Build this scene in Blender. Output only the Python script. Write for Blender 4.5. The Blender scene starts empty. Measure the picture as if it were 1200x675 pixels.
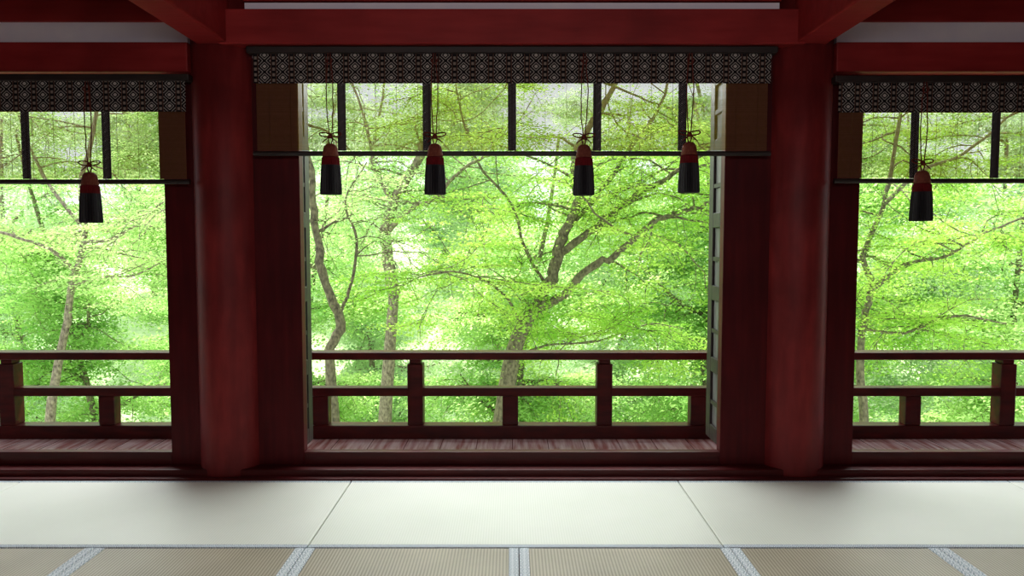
import bpy, math, numpy as np
from mathutils import Vector
sc = bpy.context.scene
sc.view_settings.view_transform = 'Standard'
sc.view_settings.look = 'None'
F=867.0; PITCH=math.radians(3.5); H=1.34
SP,CP=math.sin(PITCH),math.cos(PITCH)
# survey helper: world x,z of a point measured in the photograph, on the upright plane at distance Y
def W(u,v,Y):
    cx=(u-600)/F; cy=(337.5-v)/F
    t=Y/(CP+cy*SP)
    return cx*t, H+(-SP+cy*CP)*t
def Z(v,Y): return W(600,v,Y)[1]
def X(u,v,Y): return W(u,v,Y)[0]

# ---------------------------------------------------------------- materials
def newmat(name):
    m=bpy.data.materials.new(name); m.use_nodes=True
    nt=m.node_tree; b=nt.nodes['Principled BSDF']
    return m,nt,b
def N(nt,t,**k):
    n=nt.nodes.new(t)
    for a,v in k.items(): setattr(n,a,v)
    return n
def M(nt,op,a,b=None,c=None):
    n=nt.nodes.new('ShaderNodeMath'); n.operation=op
    for i,x in enumerate((a,b,c)):
        if x is None: continue
        if isinstance(x,(int,float)): n.inputs[i].default_value=x
        else: nt.links.new(x,n.inputs[i])
    return n.outputs[0]
def mixc(nt,f,a,b):
    n=nt.nodes.new('ShaderNodeMix'); n.data_type='RGBA'
    if isinstance(f,(int,float)): n.inputs[0].default_value=f
    else: nt.links.new(f,n.inputs[0])
    for i,x in ((6,a),(7,b)):
        if isinstance(x,tuple): n.inputs[i].default_value=x if len(x)==4 else x+(1,)
        else: nt.links.new(x,n.inputs[i])
    return n.outputs[2]
def wood(name,c1,c2,rough=0.5,scale=(3,3,0.5),detail=6,spec=0.4,bump=0.15,stain=0):
    m,nt,b=newmat(name)
    tc=N(nt,'ShaderNodeTexCoord'); mp=N(nt,'ShaderNodeMapping'); mp.inputs['Scale'].default_value=scale
    nt.links.new(tc.outputs['Object'],mp.inputs[0])
    no=N(nt,'ShaderNodeTexNoise'); no.inputs['Scale'].default_value=6; no.inputs['Detail'].default_value=detail
    nt.links.new(mp.outputs[0],no.inputs['Vector'])
    f=M(nt,'MULTIPLY_ADD',no.outputs[0],2.2,-0.6)
    cl=N(nt,'ShaderNodeClamp'); nt.links.new(f,cl.inputs[0])
    col=mixc(nt,cl.outputs[0],c1,c2)
    if stain:
        n2=N(nt,'ShaderNodeTexNoise'); n2.inputs['Scale'].default_value=2.2; n2.inputs['Detail'].default_value=7
        nt.links.new(tc.outputs['Object'],n2.inputs['Vector'])
        c2_=N(nt,'ShaderNodeClamp'); nt.links.new(M(nt,'MULTIPLY_ADD',n2.outputs[0],3.5,-1.5),c2_.inputs[0])
        col=mixc(nt,M(nt,'MULTIPLY',c2_.outputs[0],stain),col,tuple(x*.35 for x in c1))
    nt.links.new(col,b.inputs['Base Color'])
    b.inputs['Roughness'].default_value=rough; b.inputs['Specular IOR Level'].default_value=spec
    bp=N(nt,'ShaderNodeBump'); bp.inputs['Strength'].default_value=bump; bp.inputs['Distance'].default_value=0.01
    nt.links.new(no.outputs[0],bp.inputs['Height']); nt.links.new(bp.outputs[0],b.inputs['Normal'])
    return m
RED=wood('red_lacquer',(0.15,0.012,0.014),(0.26,0.026,0.026),0.5,(3,3,0.6),spec=.2,stain=.7)
REDH=wood('red_lacquer_beam',(0.25,0.014,0.016),(0.36,0.028,0.028),0.5,(0.5,3,3),spec=.2,stain=.4)
PANEL=wood('dark_red_board',(0.052,0.003,0.005),(0.095,0.006,0.008),0.5,(4,4,0.4),spec=.15,stain=.5)
RAILM=wood('weathered_dark_red',(0.026,0.003,0.003),(0.080,0.008,0.007),0.36,(1,4,4),spec=.2)
SILL=wood('dark_red_sill',(0.04,0.004,0.005),(0.09,0.009,0.010),0.4,(0.5,5,5),spec=.2)
DARK=wood('black_wood',(0.012,0.008,0.008),(0.03,0.018,0.016),0.5,(1,3,3))
DOORM=wood('weathered_grey_door',(0.06,0.06,0.06),(0.18,0.18,0.175),0.5,(4,4,1))
PLAST=wood('pale_plaster',(0.84,0.82,0.96),(0.93,0.90,0.98),0.9,(1,1,1),bump=0.03)
WALLM=wood('inner_board_wall',(0.12,0.05,0.04),(0.2,0.08,0.06),0.8,(1,1,1))
CEIL=wood('ceiling_boards',(0.10,0.03,0.02),(0.16,0.05,0.035),0.7,(3,0.4,1))
BARK=wood('maple_bark',(0.035,0.030,0.018),(0.25,0.23,0.13),0.9,(5,5,3),bump=0.6)
BARKL=wood('mottled_bark',(0.06,0.045,0.032),(0.40,0.34,0.25),0.9,(5,5,3),bump=0.6)
GROUND=wood('haze_tinted_ground',(0.32,0.48,0.20),(0.72,0.82,0.52),0.95,(0.3,0.3,0.3))  # pale tone is sunlit haze put into the ground colour
CORD=wood('russet_cord',(0.09,0.018,0.014),(0.17,0.035,0.025),0.8,(20,20,20),spec=.1)
CAPM=wood('rust_silk',(0.14,0.035,0.025),(0.25,0.07,0.045),0.7,(30,30,10),spec=.1)
COLR=wood('crimson_silk',(0.08,0.005,0.008),(0.20,0.012,0.016),0.7,(60,60,4),spec=.1)
FRNG=wood('black_silk',(0.004,0.004,0.006),(0.016,0.014,0.018),0.55,(60,60,4))
ENDM=wood('brown_light_block',(0.17,0.058,0.034),(0.26,0.10,0.06),0.9,(8,8,8),spec=.05,bump=.05)

# veranda boards
def veranda_mat():
    m,nt,b=newmat('worn_red_boards_sheen')
    tc=N(nt,'ShaderNodeTexCoord'); sx=N(nt,'ShaderNodeSeparateXYZ'); nt.links.new(tc.outputs['Object'],sx.inputs[0])
    fx=M(nt,'FRACT',M(nt,'DIVIDE',sx.outputs[0],0.24))
    seam=M(nt,'LESS_THAN',fx,0.025)
    mp=N(nt,'ShaderNodeMapping'); mp.inputs['Scale'].default_value=(14,1.0,1); nt.links.new(tc.outputs['Object'],mp.inputs[0])
    no=N(nt,'ShaderNodeTexNoise'); no.inputs['Scale'].default_value=2.5; no.inputs['Detail'].default_value=9
    nt.links.new(mp.outputs[0],no.inputs['Vector'])
    r=N(nt,'ShaderNodeValToRGB'); r.color_ramp.elements[0].position=.34; r.color_ramp.elements[1].position=.62
    r.color_ramp.elements[0].color=(0.46,0.20,0.19,1); r.color_ramp.elements[1].color=(0.90,0.78,0.80,1)  # pale end of the ramp: wear, plus reflected sheen put into the colour
    nt.links.new(no.outputs[0],r.inputs[0])
    nt.links.new(mixc(nt,seam,r.outputs[0],(0.2,0.08,0.08)),b.inputs['Base Color']); b.inputs['Roughness'].default_value=.18
    b.inputs['Specular IOR Level'].default_value=.7
    return m
VER=veranda_mat()

def ribbed(name,c1,c2,pitch,axis,rough=.75,bumpd=.002,amp=.45):
    m,nt,b=newmat(name)
    tc=N(nt,'ShaderNodeTexCoord'); sx=N(nt,'ShaderNodeSeparateXYZ'); nt.links.new(tc.outputs['Object'],sx.inputs[0])
    s=M(nt,'SINE',M(nt,'MULTIPLY',sx.outputs[axis],2*math.pi/pitch))
    s=M(nt,'MULTIPLY_ADD',s,.5,.5)
    no=N(nt,'ShaderNodeTexNoise'); no.inputs['Scale'].default_value=1.7; no.inputs['Detail'].default_value=5
    nt.links.new(tc.outputs['Object'],no.inputs['Vector'])
    f=M(nt,'MULTIPLY_ADD',no.outputs[0],.9,M(nt,'MULTIPLY',s,amp))
    cl=N(nt,'ShaderNodeClamp'); nt.links.new(M(nt,'SUBTRACT',f,.15),cl.inputs[0])
    nt.links.new(mixc(nt,cl.outputs[0],c1,c2),b.inputs['Base Color'])
    b.inputs['Roughness'].default_value=rough
    bp=N(nt,'ShaderNodeBump'); bp.inputs['Strength'].default_value=.15; bp.inputs['Distance'].default_value=bumpd
    nt.links.new(s,bp.inputs['Height']); nt.links.new(bp.outputs[0],b.inputs['Normal'])
    return m
WMAT=ribbed('off_white_weave',(0.74,0.79,0.68),(0.91,0.94,0.85),.012,0,.42,amp=.45,bumpd=.001)
TAT=ribbed('straw_tatami',(0.14,0.122,0.080),(0.52,0.46,0.33),.014,0,.5,amp=.6)

def pattern(name,p,q,dark,light,accent,thr=.35,axes=(0,2),k=26,core=.12,dots=True):
    m,nt,b=newmat(name)
    tc=N(nt,'ShaderNodeTexCoord'); sx=N(nt,'ShaderNodeSeparateXYZ'); nt.links.new(tc.outputs['Object'],sx.inputs[0])
    a=M(nt,'FRACT',M(nt,'DIVIDE',sx.outputs[axes[0]],p)); c=M(nt,'FRACT',M(nt,'DIVIDE',sx.outputs[axes[1]],q))
    a=M(nt,'ABSOLUTE',M(nt,'SUBTRACT',a,.5)); c=M(nt,'ABSOLUTE',M(nt,'SUBTRACT',c,.5))
    d=M(nt,'ADD',a,c)
    ring=M(nt,'GREATER_THAN',M(nt,'SINE',M(nt,'MULTIPLY',d,k)),thr)
    co=M(nt,'LESS_THAN',d,core)
    edge=M(nt,'GREATER_THAN',a,.43)
    f=ring
    if dots:
        dt=M(nt,'GREATER_THAN',M(nt,'MULTIPLY',M(nt,'SINE',M(nt,'MULTIPLY',sx.outputs[axes[0]],6.283*5/p)),M(nt,'SINE',M(nt,'MULTIPLY',sx.outputs[axes[1]],6.283*5/q))),-.25)
        f=M(nt,'MULTIPLY',ring,dt)
    col=mixc(nt,f,dark,light)
    col=mixc(nt,edge,col,accent)
    col=mixc(nt,co,col,light)
    nt.links.new(col,b.inputs['Base Color']); b.inputs['Roughness'].default_value=.8
    return m

def brocade(name):
    """vertical bands: ornate stepped-diamond band, then a narrow barred band between thin russet lines"""
    m,nt,b=newmat(name)
    tc=N(nt,'ShaderNodeTexCoord'); sx=N(nt,'ShaderNodeSeparateXYZ'); nt.links.new(tc.outputs['Object'],sx.inputs[0])
    P=.100; q=.061
    fx=M(nt,'FRACT',M(nt,'DIVIDE',sx.outputs[0],P)); fz=M(nt,'FRACT',M(nt,'DIVIDE',sx.outputs[2],q))
    cz=M(nt,'ABSOLUTE',M(nt,'SUBTRACT',fz,.5))
    wide=M(nt,'LESS_THAN',fx,.66)
    gx=M(nt,'ABSOLUTE',M(nt,'SUBTRACT',M(nt,'DIVIDE',fx,.66),.5))
    # quantise so the motif steps like weaving
    qx=M(nt,'DIVIDE',M(nt,'FLOOR',M(nt,'MULTIPLY',gx,14)),14); qz=M(nt,'DIVIDE',M(nt,'FLOOR',M(nt,'MULTIPLY',cz,14)),14)
    d=M(nt,'ADD',qx,qz)
    r1=M(nt,'MULTIPLY',M(nt,'GREATER_THAN',d,.24),M(nt,'LESS_THAN',d,.34))
    r2=M(nt,'MULTIPLY',M(nt,'GREATER_THAN',d,.50),M(nt,'LESS_THAN',d,.58))
    r3=M(nt,'GREATER_THAN',d,.84)
    core=M(nt,'LESS_THAN',d,.08)
    A=M(nt,'MULTIPLY',wide,M(nt,'MAXIMUM',M(nt,'MAXIMUM',r1,r2),M(nt,'MAXIMUM',r3,core)))
    nx_=M(nt,'ABSOLUTE',M(nt,'SUBTRACT',fx,.83))
    f2=M(nt,'ABSOLUTE',M(nt,'SUBTRACT',M(nt,'FRACT',M(nt,'MULTIPLY',fz,2)),.5))
    bar=M(nt,'MULTIPLY',M(nt,'LESS_THAN',nx_,.07),M(nt,'LESS_THAN',f2,.26))
    col=mixc(nt,A,(0.009,0.008,0.010),(0.42,0.38,0.35))
    col=mixc(nt,bar,col,(0.24,0.19,0.16))
    line=M(nt,'LESS_THAN',M(nt,'ABSOLUTE',M(nt,'SUBTRACT',nx_,.14)),.02)
    col=mixc(nt,line,col,(0.12,0.06,0.045))
    nt.links.new(col,b.inputs['Base Color']); b.inputs['Roughness'].default_value=.85; b.inputs['Specular IOR Level'].default_value=.1
    return m
VAL=brocade('woven_brocade')
STRIP=pattern('woven_strip',.046,.05,(0.010,0.008,0.012),(0.22,0.19,0.19),(0.02,0.01,0.01),.6)
BORD=pattern('pale_figured_border',.034,.068,(0.42,0.50,0.55),(0.90,0.93,0.94),(0.74,0.80,0.83),.0,(0,1),k=18)
HEM=pattern('dashed_hem',.034,.056,(0.72,0.78,0.82),(0.26,0.34,0.42),(0.58,0.66,0.72),-.2,(0,1))

def slat_mat():
    m,nt,b=newmat('bamboo_slat')
    out=nt.nodes['Material Output']
    ri=N(nt,'ShaderNodeNewGeometry')
    col=mixc(nt,ri.outputs['Random Per Island'],(0.13,0.050,0.03),(0.21,0.09,0.05))
    nt.links.new(col,b.inputs['Base Color']); b.inputs['Roughness'].default_value=.8; b.inputs['Specular IOR Level'].default_value=.0
    t=N(nt,'ShaderNodeBsdfTranslucent'); t.inputs[0].default_value=(0.66,0.62,0.08,1)
    mx=N(nt,'ShaderNodeMixShader'); mx.inputs[0].default_value=.34
    nt.links.new(b.outputs[0],mx.inputs[1]); nt.links.new(t.outputs[0],mx.inputs[2]); nt.links.new(mx.outputs[0],out.inputs[0])
    return m
SLAT=slat_mat()
def leaf_mat(name,c1,c2,tr=.6):
    m,nt,b=newmat(name); out=nt.nodes['Material Output']
    ri=N(nt,'ShaderNodeNewGeometry'); tc=N(nt,'ShaderNodeTexCoord')
    no=N(nt,'ShaderNodeTexNoise'); no.inputs['Scale'].default_value=.9; nt.links.new(tc.outputs['Object'],no.inputs['Vector'])
    f=M(nt,'MULTIPLY_ADD',ri.outputs['Random Per Island'],.2,M(nt,'MULTIPLY_ADD',no.outputs[0],2.0,-.6))
    cl=N(nt,'ShaderNodeClamp'); nt.links.new(f,cl.inputs[0])
    col=mixc(nt,cl.outputs[0],c1,c2)
    d=N(nt,'ShaderNodeBsdfDiffuse'); t=N(nt,'ShaderNodeBsdfTranslucent')
    nt.links.new(col,d.inputs[0]); nt.links.new(col,t.inputs[0])
    mx=N(nt,'ShaderNodeMixShader'); mx.inputs[0].default_value=tr
    nt.links.new(d.outputs[0],mx.inputs[1]); nt.links.new(t.outputs[0],mx.inputs[2]); nt.links.new(mx.outputs[0],out.inputs[0])
    return m
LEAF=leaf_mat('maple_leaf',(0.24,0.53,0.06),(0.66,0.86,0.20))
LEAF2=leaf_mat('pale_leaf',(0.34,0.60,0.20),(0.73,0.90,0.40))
LEAF3=leaf_mat('haze_tinted_leaf',(0.50,0.70,0.42),(0.85,0.95,0.68))  # distance haze put into the leaf colour
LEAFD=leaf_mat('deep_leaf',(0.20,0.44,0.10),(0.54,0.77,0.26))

# ---------------------------------------------------------------- mesh builder
class MB:
    def __init__(s): s.v=[]; s.f=[]
    def box(s,x0,x1,y0,y1,z0,z1):
        n=len(s.v)
        s.v+=[(x0,y0,z0),(x1,y0,z0),(x1,y1,z0),(x0,y1,z0),(x0,y0,z1),(x1,y0,z1),(x1,y1,z1),(x0,y1,z1)]
        s.f+=[tuple(n+i for i in q) for q in ((0,3,2,1),(4,5,6,7),(0,1,5,4),(1,2,6,5),(2,3,7,6),(3,0,4,7))]
        return s
    def tube(s,path,rad,sides=8):
        P=[Vector(p) for p in path]; n0=len(s.v); n=len(P)
        ref=Vector((0.31,0.87,0.2)).normalized()
        for i,p in enumerate(P):
            t=(P[min(i+1,n-1)]-P[max(i-1,0)])
            t=t.normalized() if t.length>1e-9 else Vector((0,0,1))
            a=t.cross(ref); a=a.normalized() if a.length>1e-3 else t.orthogonal().normalized()
            b=t.cross(a); r=rad[i] if hasattr(rad,'__len__') else rad
            for k in range(sides):
                th=2*math.pi*k/sides
                s.v.append(tuple(p+a*(r*math.cos(th))+b*(r*math.sin(th))))
        for i in range(n-1):
            for k in range(sides):
                k2=(k+1)%sides
                s.f.append((n0+i*sides+k,n0+i*sides+k2,n0+(i+1)*sides+k2,n0+(i+1)*sides+k))
        s.f.append(tuple(n0+k for k in range(sides))[::-1]); s.f.append(tuple(n0+(n-1)*sides+k for k in range(sides)))
        return s
    def lathe(s,prof,sides=32,c=(0,0),rfun=None):
        n0=len(s.v)
        for i,(r,z) in enumerate(prof):
            for k in range(sides):
                th=2*math.pi*k/sides; rr=r*(rfun(k,i) if rfun else 1)
                s.v.append((c[0]+rr*math.cos(th),c[1]+rr*math.sin(th),z))
        for i in range(len(prof)-1):
            for k in range(sides):
                k2=(k+1)%sides
                s.f.append((n0+i*sides+k,n0+i*sides+k2,n0+(i+1)*sides+k2,n0+(i+1)*sides+k))
        s.f.append(tuple(n0+k for k in range(sides))[::-1]); m=n0+(len(prof)-1)*sides
        s.f.append(tuple(m+k for k in range(sides)))
        return s
    def make(s,name,mat,parent=None,loc=(0,0,0),bevel=0,smooth=False,**kw):
        me=bpy.data.meshes.new(name); me.from_pydata(s.v,[],s.f); me.update()
        o=bpy.data.objects.new(name,me); sc.collection.objects.link(o); me.materials.append(mat)
        o.location=loc
        if parent: o.parent=parent
        if smooth:
            me.polygons.foreach_set('use_smooth',[True]*len(me.polygons))
        if bevel:
            b=o.modifiers.new('bevel','BEVEL'); b.width=bevel; b.segments=2; b.limit_method='ANGLE'
        for k,v in kw.items(): o[k]=v
        return o
def empty(name,loc,**kw):
    e=bpy.data.objects.new(name,None); e.empty_display_size=.1; e.location=loc; sc.collection.objects.link(e)
    for k,v in kw.items(): e[k]=v
    return e
def tbox(name,b,mat,bevel=0.006,**kw):
    """box object with its origin at the bottom centre"""
    x0,x1,y0,y1,z0,z1=b; cx,cy=(x0+x1)/2,(y0+y1)/2
    return MB().box(x0-cx,x1-cx,y0-cy,y1-cy,0,z1-z0).make(name,mat,None,(cx,cy,z0),bevel,**kw)
S=dict(kind='structure')

# ---------------------------------------------------------------- shell
tbox('floor',(-5,5,-3,4.12,-.10,-.03),CEIL,0,label='dark timber floor under the straw mats',category='floor',**S)
tbox('floor',(-5,5,4.12,5.32,-.12,-.02),VER,0,label='worn red-painted veranda boards outside the openings, pale sheen in the colour',category='floor',**S)
tbox('ceiling',(-5,5,-3,7.0,3.05,3.12),CEIL,0,label='dark timber ceiling boards',category='ceiling',**S)
tbox('wall_back',(-5,5,-3.1,-3,-.1,3.05),WALLM,0,label='dark timber board wall',category='wall',**S)  # unseen back and side walls, added to cut sky light in the room
tbox('wall_left',(-5.1,-5,-3,4.3,-.1,3.05),WALLM,0,label='dark timber board wall',category='wall',**S)
tbox('wall_right',(5,5.1,-3,4.3,-.1,3.05),WALLM,0,label='dark timber board wall',category='wall',**S)

PX=1.645; PY=4.30; PR=.178
for x in (-PX,PX,-4.25,4.25):
    b=MB().lathe([(PR*1.0,0),(PR,.02),(PR*.995,1.5),(PR*1.0,3.05-.001)],48)
    b.make('pillar',RED,None,(x,PY,0),smooth=True,label='thick round red-lacquered wooden pillar between two openings',category='pillar',group='round red pillars')

OW=1.212; SW=1.985
# jamb walls either side of the pillars
for a,c,t in ((-PX+.10,-OW,'middle'),(OW,PX-.10,'middle'),(-SW,-PX-.10,'side'),(PX+.10,SW,'side')):
    tbox('wall_front',(a,c,4.25,4.32,.045,2.38),PANEL,.003,label='dark red board panel beside the %s opening'%t,category='wall panel',**S)
for a,c,vv in ((-OW,OW,66),(-4.1,-SW,96),(SW,4.1,96)):
    tbox('wall_front',(a,c,4.262,4.30,Z(vv,4.27),2.384),PANEL,.003,label='dark red head board over an opening',category='wall panel',**S)
# plaster above
for a,c in ((-4.2,-PX-.16),(PX+.16,4.2)):
    tbox('wall_front',(a,c,4.19,4.25,2.39,3.05),PLAST,0,label='pale lavender-white plaster strip above the beams',category='wall',**S)
tbox('wall_front',(-PX,PX,4.262,4.30,2.385,3.05),PLAST,0,label='plaster wall above the middle opening',category='wall',**S)
# beams
zb0,zb1=Z(51,4.10),Z(10,4.10)
tbox('beam',(-1.60,1.60,4.10,4.20,zb0,zb1),REDH,.006,label='long red lintel beam above the middle opening',category='beam')
tbox('beam',(-1.47,1.47,4.12,4.2,Z(1.0,4.12),3.05),REDH,.006,label='upper red beam above the plaster strip',category='beam')
tbox('wall_front',(-1.46,1.46,4.125,4.16,zb1,Z(1.5,4.1)),PLAST,0,label='narrow grey plaster strip between two beams',category='wall',**S)
for sg in (-1,1):
    xs=sorted((sg*1.80,sg*4.2))
    tbox('beam',(xs[0],xs[1],4.17,4.26,Z(84,4.17),Z(49,4.17)),REDH,.006,label='red lintel beam above the side opening',category='beam')
    tbox('beam',(xs[0],xs[1],4.17,4.26,Z(25,4.17),3.05),REDH,.006,label='upper red beam above the pale plaster strip',category='beam')
    xs=sorted((sg*(PX-.09),sg*(PX+.09)))
    tbox('beam',(xs[0],xs[1],-2.9,4.16,2.43,2.78),REDH,.012,label='red tie beam running from the pillar across the room',category='beam')
# sills
tbox('trim_1',(-4.3,4.3,4.098,4.15,-.02,.012),SILL,.004,label='dark red edging strip behind the mats',category='threshold',**S)
tbox('trim_2',(-4.3,4.3,4.15,4.26,0,.048),SILL,.008,label='low dark red threshold along the edge of the mats',category='threshold',**S)
for a,c in ((-OW,OW),(-4.1,-SW),(SW,4.1)):
    tbox('trim_3',(a,c,4.25,4.31,.045,.122),SILL,.006,label='dark red sill beam under the opening',category='sill',**S)

# ---------------------------------------------------------------- open doors
def door(sg,n,y1):
    x=sg*1.225; y0=4.33; z0,z1=.13,2.36; th=.035*sg
    e=empty('door_%d'%n,(x,y0,z0),label='weathered wooden door leaf swung open outward',category='door',group='folded lattice doors',**S)
    D=y1-y0; Hh=z1-z0
    def bx(b,x0,x1,*r): b.box(min(x0,x1),max(x0,x1),*r)
    fr=MB(); bx(fr,0,th,0,.05,0,Hh); bx(fr,0,th,D-.09,D,0,Hh)
    for z in (0,.42,.86,1.30,1.74,Hh-.08): bx(fr,0,th,.05,D-.09,z,z+.09)
    fr.make('door_frame',DARK,e,bevel=.004)
    pn=MB(); bx(pn,th*.45,th*.75,.05,D-.09,.02,Hh-.02); pn.make('door_panel',DOORM,e)
    lt=MB()
    for z in np.arange(.22,Hh-.1,.22): bx(lt,th*.1,th*.45,.05,D-.09,z,z+.025)
    lt.make('cross_batten',DARK,e)
door(-1,1,4.50); door(1,2,4.62)

# ---------------------------------------------------------------- railing
RY=5.05
def railing():
    e=empty('railing',(0,RY+.06,-.02),label='low dark red wooden railing along the veranda edge',category='railing')
    ox,oy,oz=0,RY+.06,-.02
    L=4.9
    def rel(b,nm,mat=RAILM,bev=.008):
        x0,x1,y0,y1,z0,z1=b
        MB().box(x0,x1,y0-oy,y1-oy,z0-oz,z1-oz).make(nm,mat,e,bevel=bev)
    zt0,zt1=Z(422,RY),Z(413,RY)
    rel((-L,L,RY-.005,RY+.125,zt0,zt1),'top_rail',bev=.008)
    zm0,zm1=Z(465,RY),Z(455,RY)
    rel((-L,L,RY+.01,RY+.11,zm0,zm1),'middle_rail')
    zl0,zl1=-.02,Z(499,RY)
    rel((-L,L,RY,RY+.12,zl0,zl1),'bottom_rail')
    for u in (10,250,487,708,944,1179,-225,1412):
        x=X(u,460,RY+.03)
        b=MB()
        b.box(x-.054,x+.054,-.054,.054,zl1-oz,zt0-.03-oz)
        b.box(x-.040,x+.040,-.045,.045,zt0-.03-oz,zt0-oz)
        b.make('post',RAILM,e,bevel=.006)
    for u in (126,376,598,818,1069,-108,1295):
        x=X(u,480,RY+.03)
        MB().box(x-.055,x+.055,-.045,.045,zl1-oz,zm0-oz).make('short_post',RAILM,e,bevel=.006)
railing()

# ---------------------------------------------------------------- mats
wx=[-4.60,-2.76,-.905,.935,2.79,4.62]
for i in range(5):
    x0,x1=wx[i]+.003,wx[i+1]-.003; cx=(x0+x1)/2; hw=(x1-x0)/2
    y0,y1=3.185,4.095
    e=empty('floor_mat',(cx,(y0+y1)/2,-.03),label='off-white woven floor mat lying along the threshold',category='mat',group='off-white mats along the threshold')
    MB().box(-hw,hw,-.455+.03,.455-.02,0,.03).make('mat_surface',WMAT,e,bevel=.004)
    MB().box(-hw,hw,-.455,-.455+.0295,0,.031).make('hem',HEM,e,bevel=.002)
    MB().box(-hw,hw,.455-.0195,.455,0,.031).make('hem',HEM,e,bevel=.002)
tx=[-2.75,-1.835,-.91,.03,.96,1.875,2.80]
for i in range(6):
    x0,x1=tx[i]+.002,tx[i+1]-.002; cx=(x0+x1)/2; hw=(x1-x0)/2
    e=empty('tatami_mat',(cx,2.27,-.03),label='straw tatami mat with pale figured cloth borders',category='tatami mat',group='tatami mats across the room')
    MB().box(-hw+.042,hw-.042,-.91,.91,0,.028).make('straw_surface',TAT,e,bevel=.003)
    MB().box(-hw,-hw+.0415,-.91,.91,0,.030).make('border',BORD,e,bevel=.002)
    MB().box(hw-.0415,hw,-.91,.91,0,.030).make('border',BORD,e,bevel=.002)

# ---------------------------------------------------------------- blinds
def blind(x0,x1,strips,vtop,vval,vbot,label,ends):
    Y=4.165; cx=(x0+x1)/2
    zt=Z(vtop,Y); zv=Z(vval,Y); zb=Z(vbot,Y)
    e=empty('bamboo_blind',(cx,Y,zb),label=label,category='blind')
    a,c=x0-cx,x1-cx; Ht=zt-zb
    MB().box(a-.03,c+.03,-.035,.03,Ht-.035,Ht).make('top_rail',DARK,e,bevel=.004)
    b=MB().box(a,c,-.003,.003,0,Ht-.03-(zv-zb)); b.make('valance',VAL,e,loc=(0,-.009,zv-zb))
    sl=MB(); z=.02; p=.0048
    while z<zv-zb+.02:
        sl.box(a+.01,c-.01,.0,.0012,z,z+.0027); z+=p
    for x in np.arange(a+.08,c-.05,.118):
        sl.box(x,x+.0014,-.002,.0,.02,zv-zb)
    sl.make('bamboo_slats',SLAT,e)
    for s in strips:
        MB().box(s-cx-.023,s-cx+.023,-.007,-.003,.015,zv-zb+.002).make('fabric_strip',STRIP,e)
    for p0,p1 in ends:  # opaque backing added so no outside light reaches the end slats
        MB().box(p0-cx,p1-cx,.004,.007,.015,zv-zb+.02).make('end_light_block',ENDM,e,label='brown sheet added behind the slats to block light')
    MB().tube([(a-.01,0,.0),(c+.01,0,.0)],.014,12).make('bottom_rail',DARK,e)
blind(-1.43,1.43,[-.946,-.473,0,.473,.946],56,98,180,'wide bamboo blind with patterned brocade valance above the middle opening',((-1.42,-1.19),(1.19,1.42)))
blind(-4.05,-1.81,[-2.258,-2.707,-3.156,-3.605],88,131,213,'bamboo blind with patterned brocade valance over a side opening',((-1.97,-1.82),))
blind(1.81,4.05,[2.24,2.69,3.14,3.59],90,132,212,'bamboo blind with patterned brocade valance over a side opening',((1.82,1.955),))

# ---------------------------------------------------------------- tassels
def tassel(u,vb,vt):
    Y=4.095; x,zb=W(u,vb,Y); zt=Z(vt,Y)
    HT=zt-zb
    e=empty('hanging_tassel',(x,Y,zb),label='black and crimson silk tassel hanging on a knotted russet cord',category='tassel',group='silk tassels in front of the blinds')
    rng=np.random.default_rng(int(u))
    zk=.318
    cd=MB()
    for sgn in (-1,1):
        pts=[(sgn*.006,0,HT)]
        for t in np.linspace(0.1,1,9):
            pts.append((sgn*(.006+.012*math.sin(t*math.pi))+rng.normal()*.0015,rng.normal()*.001,HT+(zk-HT)*t))
        cd.tube(pts,.0030,6)
    cd.tube([(.018*math.cos(t),-.006,HT-.03+.03*math.sin(t)) for t in np.linspace(math.pi,2*math.pi,9)],.0026,6)
    cd.make('cord',CORD,e,smooth=True)
    kn=MB()
    for sgn in (-1,1):
        pts=[]
        for t in np.linspace(0,2*math.pi,17):
            pts.append((sgn*(.030-.030*math.cos(t)),-.006*math.sin(t),zk+.004-.012*math.sin(t)+.010*(1-math.cos(t))*.4))
        kn.tube(pts,.0034,6)
        kn.tube([(0,-.006,zk),(sgn*.02,-.01,zk-.018),(sgn*.042,-.008,zk-.036)],[.0036,.0034,.0026],6)
        kn.tube([(sgn*.004,0,zk),(sgn*.012,0,zk-.02),(sgn*.003,0,zk-.045)],.0036,6)
    kn.lathe([(.004,zk-.014),(.012,zk-.008),(.013,zk+.004),(.006,zk+.014)],12)
    kn.make('knot',CORD,e,smooth=True)
    MB().lathe([(.006,.278),(.022,.274),(.034,.262),(.040,.242),(.041,.226),(.044,.216),(.044,.206),(.038,.204)][::-1],24).make('cap',CAPM,e,smooth=True)
    MB().lathe([(.040,.205),(.047,.20),(.049,.17),(.050,.160),(.044,.158)][::-1],90,rfun=lambda k,i:1+.04*((k%2)-.5)).make('collar',COLR,e)
    MB().lathe([(.040,.166),(.050,.160),(.053,.12),(.056,.06),(.058,.012),(.056,.0),(.05,.004),(.01,.01)][::-1],110,rfun=lambda k,i:1+.045*((k%2)-.5)+.012*math.sin(k*1.7)).make('fringe',FRNG,e)
for u,vb,vt in ((388,228,62),(510,228,62),(684,229,62),(807,226,62),(107,261,95),(1079,259,96)):
    tassel(u,vb,vt)

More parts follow.
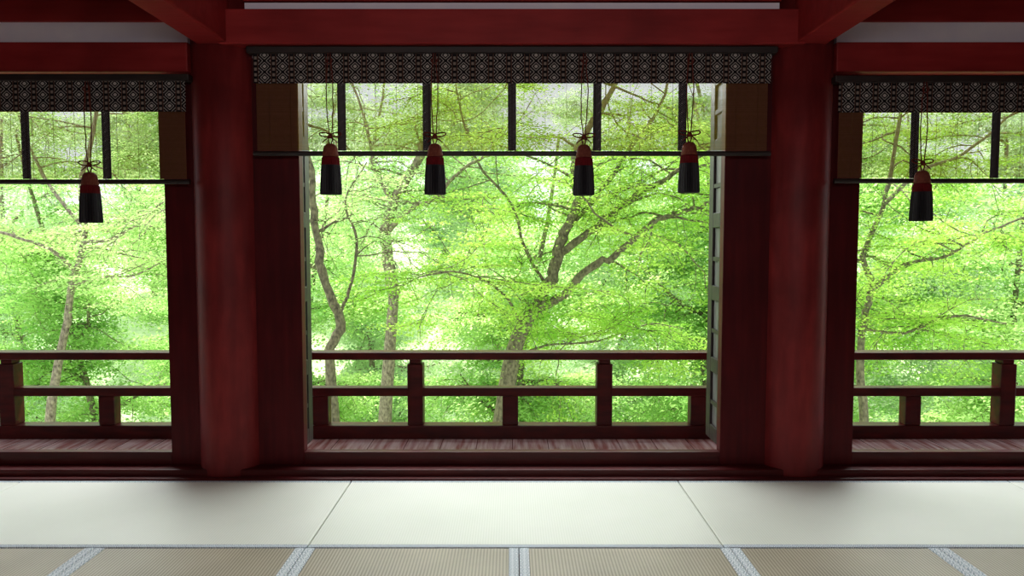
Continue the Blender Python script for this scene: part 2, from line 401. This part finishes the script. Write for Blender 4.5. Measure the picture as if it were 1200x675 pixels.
# ---------------------------------------------------------------- landscape
def gz(y,x=0):
    return np.interp(y,[5,8,14,22,34,60],[-3.6,-4.4,-5.4,-4.6,-1.3,3.0])+.35*np.sin(x*.5+y*.3)
xs=np.linspace(-45,45,61); ys=np.linspace(5.6,60,41)
g=MB()
for y in ys:
    for x in xs: g.v.append((x,y,float(gz(y,x))))
nx=len(xs)
for j in range(len(ys)-1):
    for i in range(nx-1):
        g.f.append((j*nx+i,j*nx+i+1,(j+1)*nx+i+1,(j+1)*nx+i))
g.make('ground',GROUND,smooth=True,label='sunlit wooded hillside falling away below the veranda',category='ground',**S)

STAR=[]
for ang,r in ((0,1),(24,.36),(50,.92),(76,.34),(105,.66),(180,.28),(255,.66),(284,.34),(310,.92),(336,.36)):
    STAR.append((r*math.cos(math.radians(ang)),r*math.sin(math.radians(ang))))
STAR=np.array(STAR)
RH=np.array([(1,0),(.1,.5),(-.8,0),(.1,-.5)])
def leafmesh(name,C,size,shape,rng,mat,parent,tilt=.65):
    n=len(C); k=len(shape)
    nr=np.stack([rng.normal(0,tilt,n),rng.normal(0,tilt,n)-.3,np.ones(n)],1); nr/=np.linalg.norm(nr,axis=1)[:,None]
    a=rng.normal(size=(n,3)); a-=nr*(a*nr).sum(1)[:,None]; a/=np.linalg.norm(a,axis=1)[:,None]
    b=np.cross(nr,a); s=size*rng.uniform(.6,1.25,n)
    V=C[:,None,:]+(a[:,None,:]*shape[None,:,0:1]+b[:,None,:]*shape[None,:,1:2])*s[:,None,None]
    r2=(shape**2).sum(1); V-=nr[:,None,:]*(r2[None,:,None]*.25)*s[:,None,None]
    V=V.reshape(-1,3)
    me=bpy.data.meshes.new(name); me.vertices.add(n*k); me.vertices.foreach_set('co',V.ravel().astype(np.float32))
    me.loops.add(n*k); me.loops.foreach_set('vertex_index',np.arange(n*k,dtype=np.int32))
    me.polygons.add(n); me.polygons.foreach_set('loop_start',np.arange(0,n*k,k,dtype=np.int32))
    me.polygons.foreach_set('loop_total',np.full(n,k,dtype=np.int32))
    me.update(calc_edges=True); me.materials.append(mat)
    o=bpy.data.objects.new(name,me); sc.collection.objects.link(o); o.parent=parent
    return o
def smooth_path(P,m=5):
    P=[np.array(p,float) for p in P]; out=[]
    Q=[2*P[0]-P[1]]+P+[2*P[-1]-P[-2]]
    for i in range(1,len(Q)-2):
        for t in np.linspace(0,1,m,endpoint=False):
            p0,p1,p2,p3=Q[i-1],Q[i],Q[i+1],Q[i+2]
            out.append(.5*((2*p1)+(-p0+p2)*t+(2*p0-5*p1+4*p2-p3)*t*t+(-p0+3*p1-3*p2+p3)*t**3))
    out.append(P[-1]); return np.array(out)
def walk(rng,p,d,L,n=7,wob=.22,droop=-.05):
    pts=[p]; d=d/np.linalg.norm(d)
    for i in range(n):
        d=d+rng.normal(0,wob,3)+np.array([0,0,droop]); d/=np.linalg.norm(d); p=p+d*L/n; pts.append(p)
    return np.array(pts)
def grow(rng,mains,n1,L1,n2,L2,per,lat,vert,t0=.3,up=(-.1,.6),back=0.0):
    tb=MB(); C=[]
    for path,r0,r1 in mains:
        n=len(path); rad=np.linspace(r0,r1,n)
        path=path+np.concatenate([np.zeros((1,3)),rng.normal(0,min(r0*.18,.012),(n-1,3))])
        tb.tube(path,list(rad*rng.uniform(.9,1.12,n)),8)
        for _ in range(n1):
            t=rng.uniform(t0,1); i=min(int(t*(n-1)),n-1)
            az=rng.uniform(0,2*math.pi); d=np.array([math.cos(az),math.sin(az),rng.uniform(*up)])
            if d[1]<0 and rng.uniform()<back: d[1]=-d[1]
            c=walk(rng,path[i],d,L1*rng.uniform(.6,1.2),8)
            tb.tube(c,list(np.linspace(min(rad[i]*.5,.022),.005,len(c))),5)
            for __ in range(n2):
                j=rng.integers(2,len(c)); az=rng.uniform(0,2*math.pi)
                d2=(c[j]-c[j-1])/np.linalg.norm(c[j]-c[j-1])+np.array([math.cos(az),math.sin(az),rng.uniform(-.2,.2)])
                w=walk(rng,c[j],d2,L2*rng.uniform(.6,1.3),5,.2,-.06)
                tb.tube(w,list(np.linspace(.006,.003,len(w))),3)
                q=w[rng.integers(0,len(w),per)]
                C.append(q+np.stack([rng.normal(0,lat,per),rng.normal(0,lat,per),rng.normal(0,vert,per)],1))
    return tb,np.concatenate(C)
def px(pts,Y,dy=None,base=None):
    out=[]
    for i,(u,v) in enumerate(pts):
        yy=Y+(dy[i] if dy else 0); x,z=W(u,v,yy); out.append((x,yy,z))
    return out
def near_tree(seed,Y,trunk,branches,r,label,bark,leaf,size=.045,n1=9,n2=6,per=90,L1=1.3,L2=.55,shape=STAR,t0=.35,lat=.17,back=.6):
    rng=np.random.default_rng(seed)
    T=px(trunk,Y); base=(T[0][0]-.1,Y,float(gz(Y,T[0][0]))-.05)
    loc=np.array(base)
    tp=smooth_path([base]+T)-loc
    mains=[]
    tb0=MB().tube(tp,list(np.linspace(r*1.35,r*.85,len(tp))),12)
    for pts,dy,a,b in branches:
        mains.append((smooth_path(px(pts,Y,dy))-loc,a,b))
    tb,C=grow(rng,mains,n1,L1,n2,L2,per,lat,.015,t0,(-.1,.5),back=back)
    n=len(tb0.v); tb0.v+=tb.v; tb0.f+=[tuple(i+n for i in f) for f in tb.f]
    e=empty('tree',base,label=label,category='tree')
    tb0.make('trunk',bark,e,smooth=True)
    leafmesh('foliage',C,size,shape,rng,leaf,e,.45)
    return e
near_tree(3,10.0,[(584,545),(592,470),(600,420),(612,385),(628,360)],[
  ([(626,366),(648,318),(655,290),(668,262),(680,225),(672,190),(690,150),(720,100),(735,50)],[0,0,.1,.1,.2,.3,.4,.5,.6],.092,.028),
  ([(626,364),(660,345),(690,315),(720,300),(765,262),(800,248),(835,238),(880,215)],[0,-.1,-.2,-.3,-.4,-.6,-.7,-.8],.062,.020),
  ([(655,298),(700,265),(740,232),(775,212),(810,190),(860,160)],[.1,.0,-.2,-.3,-.5,-.7],.055,.018),
  ([(668,262),(700,230),(735,180),(770,130),(790,80)],[.1,.3,.5,.8,1.0],.040,.016),
  ([(612,385),(596,352),(570,330),(530,318),(490,325)],[0,-.3,-.5,-.8,-1.0],.02,.008),
  ([(640,335),(615,290),(600,240),(560,190),(540,130),(530,70)],[0,.2,.4,.5,.6,.6],.026,.010),
  ([(600,420),(640,405),(700,400),(760,380),(800,385)],[0,.3,.5,.9,1.2],.02,.008)],
  .108,'large maple with mossy forked trunk and bright green leaves',BARK,LEAF,size=.030,n1=13,n2=7,per=130,L1=1.5,back=.7)
near_tree(5,12.0,[(450,520),(456,420),(462,340)],[
  ([(462,345),(452,280),(462,235),(490,190),(500,140),(505,60)],[0,0,.1,.1,.2,.3],.10,.05),
  ([(456,270),(480,245),(510,232),(540,200),(575,180)],[0,-.1,-.3,-.5,-.7],.05,.018),
  ([(462,240),(440,200),(430,150),(410,90)],[0,.2,.3,.5],.045,.016)],
  .095,'slender tree with mottled bark and light green leaves',BARKL,LEAF2,n1=13,n2=6,per=95,size=.035,L1=1.5,back=.75)
near_tree(8,9.0,[(392,540),(388,450),(386,410)],[
  ([(386,412),(398,378),(378,320),(370,260),(362,200),(350,110),(345,50)],[0,0,0,.1,.1,.2,.2],.065,.03),
  ([(396,372),(412,330),(418,280),(405,235),(430,190)],[0,.2,.3,.3,.4],.025,.009)],
  .065,'twisted dark-trunked tree close to the railing',BARK,LEAF2,n1=8,n2=5,per=75,size=.028,L1=1.1,back=.7)
near_tree(11,10.5,[(58,520),(66,440),(78,380)],[
  ([(78,384),(85,330),(100,280),(95,220),(110,150),(120,70)],[0,0,.1,.1,.2,.2],.05,.02),
  ([(88,318),(60,292),(20,278),(-40,262),(-90,262)],[0,-.2,-.4,-.6,-.6],.030,.011),
  ([(98,284),(130,280),(162,262),(190,238),(230,215)],[0,-.1,-.2,-.4,-.5],.026,.009),
  ([(84,335),(120,325),(160,322),(200,300)],[0,.1,.2,.3],.023,.008),
  ([(100,270),(60,220),(30,160),(10,90)],[0,.2,.4,.6],.03,.012)],
  .06,'thin grey-barked tree with long arching branches',BARKL,LEAF2,n1=10,n2=6,per=95,size=.030)
near_tree(14,10.5,[(1012,520),(1008,440),(1010,385)],[
  ([(1010,388),(1022,335),(1012,300),(1035,240),(1050,170),(1060,90)],[0,0,.1,.1,.2,.2],.05,.022),
  ([(1018,345),(1060,310),(1110,300),(1160,270),(1220,250)],[0,-.1,-.3,-.4,-.6],.032,.013),
  ([(1035,240),(1080,200),(1130,180),(1190,130),(1240,100)],[0,.1,.3,.5,.6],.03,.012),
  ([(1010,385),(1060,390),(1120,370),(1180,380)],[0,-.2,-.5,-.7],.024,.010)],
  .055,'slim maple with spreading branches and yellow-green leaves',BARK,LEAF,n1=12,n2=7,per=115,size=.030,L1=1.4,back=.7)

def template(seed,h=10.5,n1=16,per=100):
    rng=np.random.default_rng(seed)
    t=walk(rng,np.array([0,0,-.2]),np.array([0,0,1.]),h,11,.07,0)
    mains=[(t,.12,.03)]
    for i in range(7):
        a=2*math.pi*i/7*3+rng.uniform(-.3,.3); j=2+i
        mains.append((walk(rng,t[j],np.array([math.cos(a),math.sin(a),.5]),2.0,7,.15,-.02),.05,.015))
    tb,C=grow(rng,mains,n1,1.2,5,.6,per,.26,.04,.12,(-.4,.5))
    return tb,C,rng
def far_tree(T,loc,rot,s,label,grp):
    root,parts=T
    e=root.copy(); sc.collection.objects.link(e); e.location=loc; e.rotation_euler=(0,0,rot); e.scale=(s,s,s)
    e['label']=label; e['group']=grp
    for p in parts:
        c=p.copy(); c.parent=e; sc.collection.objects.link(c)
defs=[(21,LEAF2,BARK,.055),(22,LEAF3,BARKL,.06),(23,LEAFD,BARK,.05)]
spots=[]
rr=np.random.default_rng(77)
for row,(y,n,wd) in enumerate(((14.5,5,21),(19,6,29),(26,7,40),(35,8,54))):
    for i in range(n):
        x=-wd/2+wd*(i+.5)/n+rr.uniform(-.7,.7)
        spots.append((x,y+rr.uniform(-1.2,1.2),rr.uniform(0,6.28),rr.uniform(.85,1.05),row))
lab={0:'leafy light green tree on the slope',1:'pale green tree on the hillside, haze tinted into its leaves',2:'deeper green tree on the slope'}
used={}
for idx,(x,y,ro,s,row) in enumerate(spots):
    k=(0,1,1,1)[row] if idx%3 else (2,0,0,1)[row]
    loc=(x,y,float(gz(y,x))); s2=s*(.92,1.05,1.2,1.3)[row]
    grp='trees covering the hillside'
    if k not in used:
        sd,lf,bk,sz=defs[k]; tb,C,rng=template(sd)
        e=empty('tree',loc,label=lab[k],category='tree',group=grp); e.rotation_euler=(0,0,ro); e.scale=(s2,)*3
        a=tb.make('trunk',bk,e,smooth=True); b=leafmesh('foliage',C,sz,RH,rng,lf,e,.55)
        used[k]=(e,[a,b])
    else: far_tree(used[k],loc,ro,s2,lab[k],grp)
# understorey shrubs
rng=np.random.default_rng(5)
mains=[]
for i in range(6):
    a=2*math.pi*i/6; mains.append((walk(rng,np.array([0,0,-.1]),np.array([math.cos(a)*.5,math.sin(a)*.5,1.]),1.8,6,.15,0),.025,.008))
tb,C=grow(rng,mains,8,.6,4,.35,50,.12,.04,.2,(-.3,.6))
e=None
for i in range(11):
    x=-9+18*(i+.5)/11+rng.uniform(-.2,.2); y=12.0+rng.uniform(-.6,.8); loc=(x,y,float(gz(y,x))); s=rng.uniform(1.1,1.4)
    if e is None:
        e=empty('shrub',loc,label='bushy light green shrub on the slope below the railing',category='shrub',group='shrubs below the railing'); e.scale=(s,)*3
        a=tb.make('stems',BARK,e); b=leafmesh('foliage',C,.032,RH,rng,LEAF2,e,.6)
    else: far_tree((e,[a,b]),loc,rng.uniform(0,6.28),s,e['label'],e['group'])

# ---------------------------------------------------------------- light
w=bpy.data.worlds.new('sky'); sc.world=w; w.use_nodes=True; nt=w.node_tree; bg=nt.nodes['Background']
bg.inputs[0].default_value=(0.88,0.95,1.0,1); bg.inputs[1].default_value=1.7
def light(name,typ,loc,rot,e,col=(1,1,1),**k):
    l=bpy.data.lights.new(name,typ); l.energy=e; l.color=col
    for a,b in k.items(): setattr(l,a,b)
    o=bpy.data.objects.new(name,l); o.location=loc; o.rotation_euler=rot; sc.collection.objects.link(o); return o
light('sun','SUN',(0,0,20),(math.radians(-25),math.radians(-15),0),11,(1,.97,.90),angle=.03)
light('eave_fill','AREA',(0,6.1,2.95),(math.radians(-58),0,0),430,(.95,1,1),shape='RECTANGLE',size=8,size_y=.9)  # added area light under the eave, brightens the mats
light('room_fill','AREA',(0,-.5,2.2),(math.radians(80),0,0),34,(1,.92,.90),shape='RECTANGLE',size=3,size_y=.6)  # unseen fill light added to brighten the woodwork from the room side

cam=bpy.data.cameras.new('camera'); cam.sensor_width=36; cam.lens=36*F/1200; cam.clip_end=300
co=bpy.data.objects.new('camera',cam); co.location=(0,0,H); co.rotation_euler=(math.radians(90)-PITCH,0,0)
sc.collection.objects.link(co); sc.camera=co
